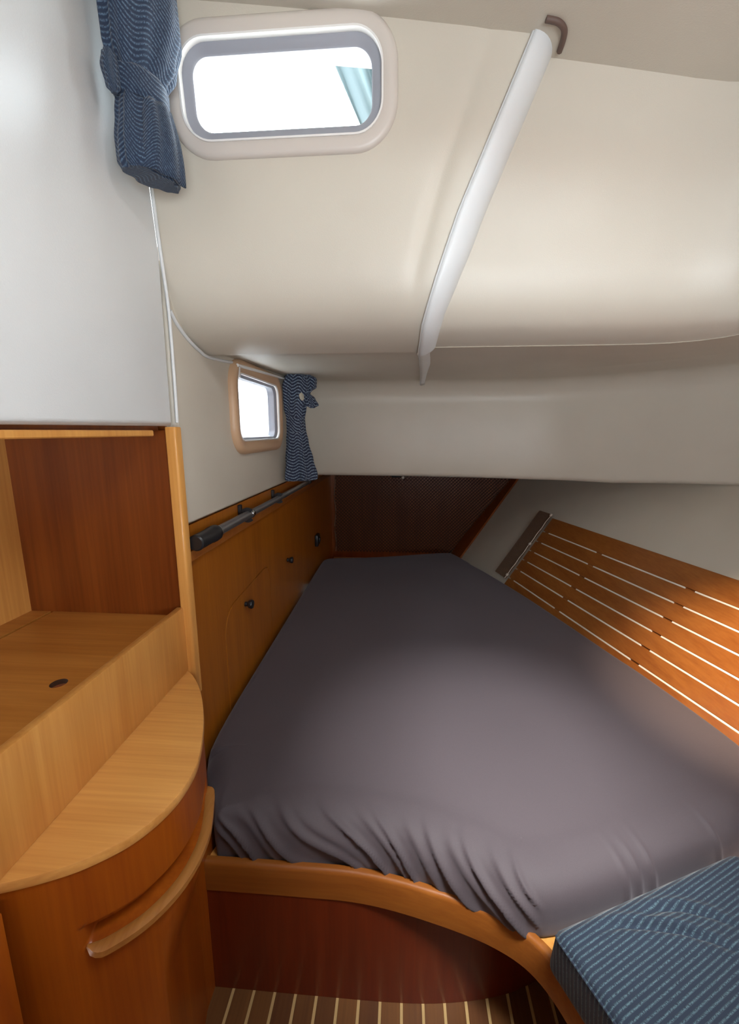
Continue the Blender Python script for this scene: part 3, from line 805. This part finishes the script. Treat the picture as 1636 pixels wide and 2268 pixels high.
# storage net across the foot of the berth and its wooden side strip
fn = thing('foot_net', 'large dark net stretched across the bulkhead at the foot of the berth', 'net', (0.0, 3.26, 0.5))
yz = lambda u, v, h: (u, 3.285 - h, v)
nl = lattice('netting', -0.52, 0.86, 0.40, 1.06, 0.026, 0.006, yz, NETD); nl['kind'] = 'stuff'
nps = [nl, tube('edge_cord', [(-0.52 + 0.006 * math.sin(k), 3.278, 0.40 + 0.0413 * k) for k in range(17)], 0.004, NET, None, 6)]
h1 = box('hook', (-0.075, 3.262, 1.00), (-0.005, 3.285, 1.085), BLACK, None, 0.006, 2)
bm = bmesh.new(); bmesh.ops.create_icosphere(bm, subdivisions=2, radius=0.013); bmesh.ops.translate(bm, verts=bm.verts, vec=(0.012, 3.27, 1.0))
nps += [h1, from_bm('toggle', bm, CORD)]
under(fn, nps)
struct(box('trim_7', (-0.80, -0.20, 0.001), (-0.64, 0.80, 0.016), W_END, None, 0.002, 1, to3=hull))

# ------------------------------------------------------------------ blue cushion
cu = thing('seat_cushion', 'navy blue corduroy seat cushion with pale stripes beside the curved edge rail', 'cushion', (0.5, 0.5, 0.36))
A = Vector((0.276, 0.622)); ex = Vector((0.44, 0.18)).normalized(); ey = Vector((0.055, -0.118)).normalized()
LX, LY = 0.475, 0.62
nu, nv, nw = 120, 150, 10
CREASES = (([(0.165, 0.038), (0.205, 0.032), (0.249, 0.046), (0.29, 0.074), (0.31, 0.10)], 0.008), ([(0.08, 0.026), (0.12, 0.032), (0.16, 0.047), (0.211, 0.072), (0.244, 0.097), (0.27, 0.125)], 0.010))
def cpt(u, v, w):
    """rounded box: u,v,w in 0..1"""
    r = 0.020; hx, hy, hz = LX / 2, LY / 2, 0.062
    p = Vector(((u - .5) * 2 * hx, (v - .5) * 2 * hy, (w - .5) * 2 * hz))
    q = Vector((max(-hx + r, min(hx - r, p.x)), max(-hy + r, min(hy - r, p.y)), max(-hz + r, min(hz - r, p.z))))
    d = p - q
    if d.length > 1e-9: p = q + d.normalized() * r
    top = max(0, (p.z + hz) / (2 * hz))
    crown = 0.006 * (1 - (p.x / hx) ** 2) * (1 - (p.y / hy) ** 2)
    px, py = p.x + hx, p.y + hy
    crease = 0.0
    if w > 0.9:                                          # two curved creases in the cover
        for line_, dep in (CREASES):
            best = 9; fr_ = 0; sg = 0
            for q in range(len(line_) - 1):
                (x0, y0), (x1, y1) = line_[q], line_[q + 1]; dx, dy = x1 - x0, y1 - y0; L2 = dx * dx + dy * dy
                t = max(0, min(1, ((px - x0) * dx + (py - y0) * dy) / L2)); ax, ay = px - x0 - t * dx, py - y0 - t * dy
                dd = math.hypot(ax, ay)
                if dd < best: best = dd; fr_ = (q + t) / (len(line_) - 1); sg = 1 if dx * ay - dy * ax > 0 else -1
            if best < 0.05:
                k_ = math.sin(math.pi * min(1, max(0, fr_ * 0.9 + 0.05)))
                crease += dep * k_ * (-1.0 * math.exp(-(best / 0.006) ** 2) + (0.65 * math.exp(-((best - 0.011) / 0.008) ** 2) if sg < 0 else 0.25 * math.exp(-((best - 0.016) / 0.010) ** 2)))
    side = 0.010 * math.sin(math.pi * top)
    pos2 = A + ex * px + ey * py + (ex * (0.016) - ey * 0.024) * (1 - top) * (1 if True else 0)
    return (pos2.x, pos2.y, 0.422 + p.z + crown * (1 if w > .5 else 0) + crease)
def rbox(nu, nv, nw):
    V = []; idx = {}; F = []
    def vid(i, j, k):
        key = (i, j, k)
        if key not in idx: idx[key] = len(V); V.append(cpt(i / nu, j / nv, k / nw))
        return idx[key]
    for i in range(nu):
        for j in range(nv):
            F.append((vid(i, j, nw), vid(i + 1, j, nw), vid(i + 1, j + 1, nw), vid(i, j + 1, nw)))
            F.append((vid(i, j, 0), vid(i, j + 1, 0), vid(i + 1, j + 1, 0), vid(i + 1, j, 0)))
    for i in range(nu):
        for k in range(nw):
            F.append((vid(i, 0, k), vid(i + 1, 0, k), vid(i + 1, 0, k + 1), vid(i, 0, k + 1)))
            F.append((vid(i, nv, k), vid(i, nv, k + 1), vid(i + 1, nv, k + 1), vid(i + 1, nv, k)))
    for j in range(nv):
        for k in range(nw):
            F.append((vid(0, j, k), vid(0, j, k + 1), vid(0, j + 1, k + 1), vid(0, j + 1, k)))
            F.append((vid(nu, j, k), vid(nu, j + 1, k), vid(nu, j + 1, k + 1), vid(nu, j, k + 1)))
    return V, F
V, F = rbox(nu, nv, nw)
cover = mesh('cover', V, F, CUSH, None)
seam = [Vector(cpt(0, v / 40, 0.93)) for v in range(41)]
pip = tube('seam_piping', [tuple(p + Vector((-0.001, 0, 0.001))) for p in seam], 0.0022, CUSH, None, 6)
under(cu, [cover, pip])
# wooden seat front on the far right, past the mattress corner
st = thing('corner_seat', 'dark wooden seat end at the right edge, behind the blue cushion', 'seat', (0.95, 0.85, 0.36))
under(st, [prism('end_board', [(0.86, 0.86), (0.99, 0.985), (1.01, 0.965), (0.88, 0.84)], 0.359, 0.50, W_RED, None, 0.003, 2),
           prism('cap_rail', [(0.853, 0.862), (0.985, 0.992), (1.014, 0.962), (0.882, 0.832)], 0.50, 0.514, W_TRIM, None, 0.003, 2)])

# unseen lamp added on the side wall for the warm spot on the slats
rl = thing('added_lamp', 'small added lamp, out of view on the right side wall, lighting the wooden slats', 'lamp', (0.80, 0.62, 1.63))
LA = Vector((0.760, 0.62, 1.60)); LT = Vector((1.05, 1.24, 0.62)); Ld = (LT - LA).normalized()
BRASS = plain('brass', (0.6, 0.42, 0.18), 0.3, 1.0)
under(rl, [sweep('shade', [tuple(LA + Ld * k) for k in (-0.03, -0.025, 0.0, 0.035)], circ(0.028, 20), BRASS, None, scale=[0.5, 0.75, 0.9, 1.0]),
           tube('arm', [(0.798, 0.62, 1.63), (0.775, 0.61, 1.63), tuple(LA - Ld * 0.02)], 0.005, BRASS)])
sp = bpy.data.lights.new('added_bulb', 'SPOT'); sp.energy = 150; sp.color = (1.0, 0.80, 0.58); sp.spot_size = R(40); sp.spot_blend = 1.0; sp.shadow_soft_size = 0.015
spo = bpy.data.objects.new('added_bulb', sp); C.objects.link(spo); spo.location = LA + Ld * 0.04; spo.rotation_euler = Ld.to_track_quat('-Z', 'Y').to_euler()

# ------------------------------------------------------------------ curtains
def curtain(name, ctr, long_dir, rings, nfold, amp, mat, parent, seed=0, N=120):
    """gathered cloth: closed pleated outline whose half-widths (a, b) change with height; rings: (z, a, b, dx, dy)"""
    e1 = Vector((*long_dir, 0)).normalized(); e2 = Vector((-e1.y, e1.x, 0)); V = []; UV = []; rows = []
    for ri, (z, a, b, dx, dy) in enumerate(rings):
        for k in range(N):
            th = 2 * math.pi * k / N
            w = 1 + amp * (0.7 * math.sin(nfold * th + seed + 0.9 * math.sin(th * 2 + ri * 0.05)) + 0.3 * math.sin((nfold * 2 + 1) * th + seed * 2 + ri * 0.12))
            p = Vector((ctr[0] + dx, ctr[1] + dy, z)) + e1 * a * w * math.cos(th) + e2 * b * w * math.sin(th)
            V.append(tuple(p)); UV.append((k / N * 0.5, z + 0.010 * math.sin(nfold * th)))
    F = []
    for i in range(len(rings) - 1):
        for k in range(N): F.append((i * N + k, i * N + (k + 1) % N, (i + 1) * N + (k + 1) % N, (i + 1) * N + k))
    F.append(tuple(range(N))[::-1]); F.append(tuple((len(rings) - 1) * N + k for k in range(N)))
    return mesh(name, V, F, mat, parent, uvs=UV, sharp=70)
def smooth_rings(keys, n):
    return [tuple(p) for p in ring5(keys, n)]
def ring5(keys, n):
    out = []
    for a, b in zip(keys, keys[1:]):
        for k in range(n):
            t = k / n; t = t * t * (3 - 2 * t)
            out.append([lerp(p, q, (k / n) if i == 0 else t) for i, (p, q) in enumerate(zip(a, b))])
    out.append(list(keys[-1])); return out
# large one, left of the big window
c1 = thing('curtain', 'navy striped curtain tied in the middle, left of the large window', 'curtain', (-0.505, 0.875, 1.81), 'tied navy curtains')
ctr = (-0.476, 0.862); ld = (0.058, 0.105)
R1 = smooth_rings([(2.125, .064, .034, 0.014, 0), (2.06, .068, .036, 0.012, 0), (2.005, .060, .034, 0.005, 0), (1.965, .046, .028, -.002, 0), (1.935, .042, .026, -.002, 0), (1.90, .048, .028, 0, 0), (1.86, .055, .031, 0.002, 0), (1.825, .056, .032, 0.003, 0), (1.812, .050, .028, .003, 0)], 6)
body = curtain('cloth', ctr, ld, R1, 5, 0.13, CURT, None, 0.6)
R1t = smooth_rings([(1.972, .044, .030, -.002, 0), (1.965, .050, .034, -.002, 0), (1.935, .050, .034, -.002, 0), (1.926, .044, .030, -.002, 0)], 4)
tie = curtain('tie_band', ctr, ld, R1t, 3, 0.04, CURT, None, 1.4)
tuft = curtain('tie_knot', (-0.499, 0.808), ld, smooth_rings([(1.975, .010, .010, 0, 0), (1.955, .014, .012, 0, 0), (1.925, .010, .010, .002, 0), (1.915, .004, .004, 0.003, 0)], 4), 3, 0.2, CURT, None, 2.0, 40)
under(c1, [body, tie, tuft])
# loose flap folded over the lower half
fl_rows = []
for i in range(14):
    v = i / 13; z = 1.93 - 0.118 * v; r = []
    for k in range(15):
        u = k / 14 - 0.5; wv = lerp(0.026, 0.042, v)
        p = Vector((ctr[0], ctr[1], z)) + Vector((0.484, 0.875, 0)) * (0.012 + u * wv * 2) + Vector((0.875, -0.484, 0)) * (0.030 + 0.012 * math.sin(v * 2.6) - 0.030 * u * u * 4 * 0.35 + 0.003 * math.sin(u * 14))
        r.append(tuple(p))
    fl_rows.append(r)
V = [p for r in fl_rows for p in r]; UV = [(k / 14 * 0.10, 0.16 * i / 13 + 0.03 * math.sin(k / 14 * 6.28)) for i in range(14) for k in range(15)]
F = [(i * 15 + k, i * 15 + k + 1, (i + 1) * 15 + k + 1, (i + 1) * 15 + k) for i in range(13) for k in range(14)]
o = mesh('folded_end', V, F, CURT, None, uvs=UV)
md = o.modifiers.new('s', 'SOLIDIFY'); md.thickness = 0.004; bake(o)
under(c1, [o])
# small one in the corner right of the small portlight
c2 = thing('curtain', 'small navy striped curtain with pale lining tied beside the small portlight', 'curtain', (-0.478, 1.935, 1.13), 'tied navy curtains')
ctr2 = (-0.478, 1.935); ld2 = (0.8, 0.35)
R2 = smooth_rings([(1.606, .030, .026, 0.005, 0), (1.585, .050, .040, .010, 0), (1.55, .058, .044, .008, 0), (1.50, .052, .038, .004, 0), (1.45, .044, .032, -.002, 0), (1.405, .036, .027, -.002, 0), (1.36, .037, .027, -.002, 0), (1.30, .043, .030, 0, 0), (1.22, .055, .034, .004, 0), (1.15, .066, .036, .008, 0), (1.132, .066, .036, .008, 0), (1.125, .058, .030, .008, 0)], 6)
b2 = curtain('cloth', ctr2, ld2, R2, 5, 0.30, CURT2, None, 2.1)
R2t = smooth_rings([(1.412, .034, .027, -.002, 0), (1.405, .040, .031, -.002, 0), (1.352, .040, .031, -.002, 0), (1.345, .034, .027, -.002, 0)], 4)
t2 = curtain('tie_band', ctr2, ld2, R2t, 3, 0.05, CURT2, None, 0.3)
# frill at the head and a glimpse of the lining
fr = curtain('header_frill', (-0.424, 1.950), (0.5, 0.5), smooth_rings([(1.600, .018, .016, -.01, 0), (1.580, .036, .030, 0, 0), (1.545, .030, .024, .004, 0), (1.525, .014, .012, 0, 0)], 5), 5, 0.45, CURT2, None, 1.0, 64)
fr2 = curtain('side_flap', (-0.418, 1.940), (0.7, 0.4), smooth_rings([(1.520, .010, .012, -.01, 0), (1.495, .022, .018, 0, 0), (1.465, .026, .014, .010, 0), (1.452, .008, .006, .014, 0)], 5), 4, 0.45, CURT2, None, 0.5, 48)
lg = curtain('lining', (-0.440, 1.890), (0.6, 0.4), smooth_rings([(1.515, .003, .003, 0, 0), (1.505, .008, .006, 0, 0), (1.490, .007, .006, .002, 0), (1.482, .003, .002, .003, 0)], 4), 3, 0.45, LINING, None, 0.5, 32)
lg['label'] = 'pale lining showing at the fold'
under(c2, [b2, t2, fr, fr2, lg])
cr_ = thing('curtain_rod', 'thin white curtain rod above the small portlight', 'curtain rod', (-0.53, 1.7, 1.58))
under(cr_, [tube('rod', [(-0.524, 1.375, 1.556), (-0.524, 2.10, 1.586)], 0.0052, RIM, None, 10),
            box('bracket', (1.382, 1.520, 0.0), (1.396, 1.560, 0.028), RIM, None, 0.002, 1, to3=wall_to3)])
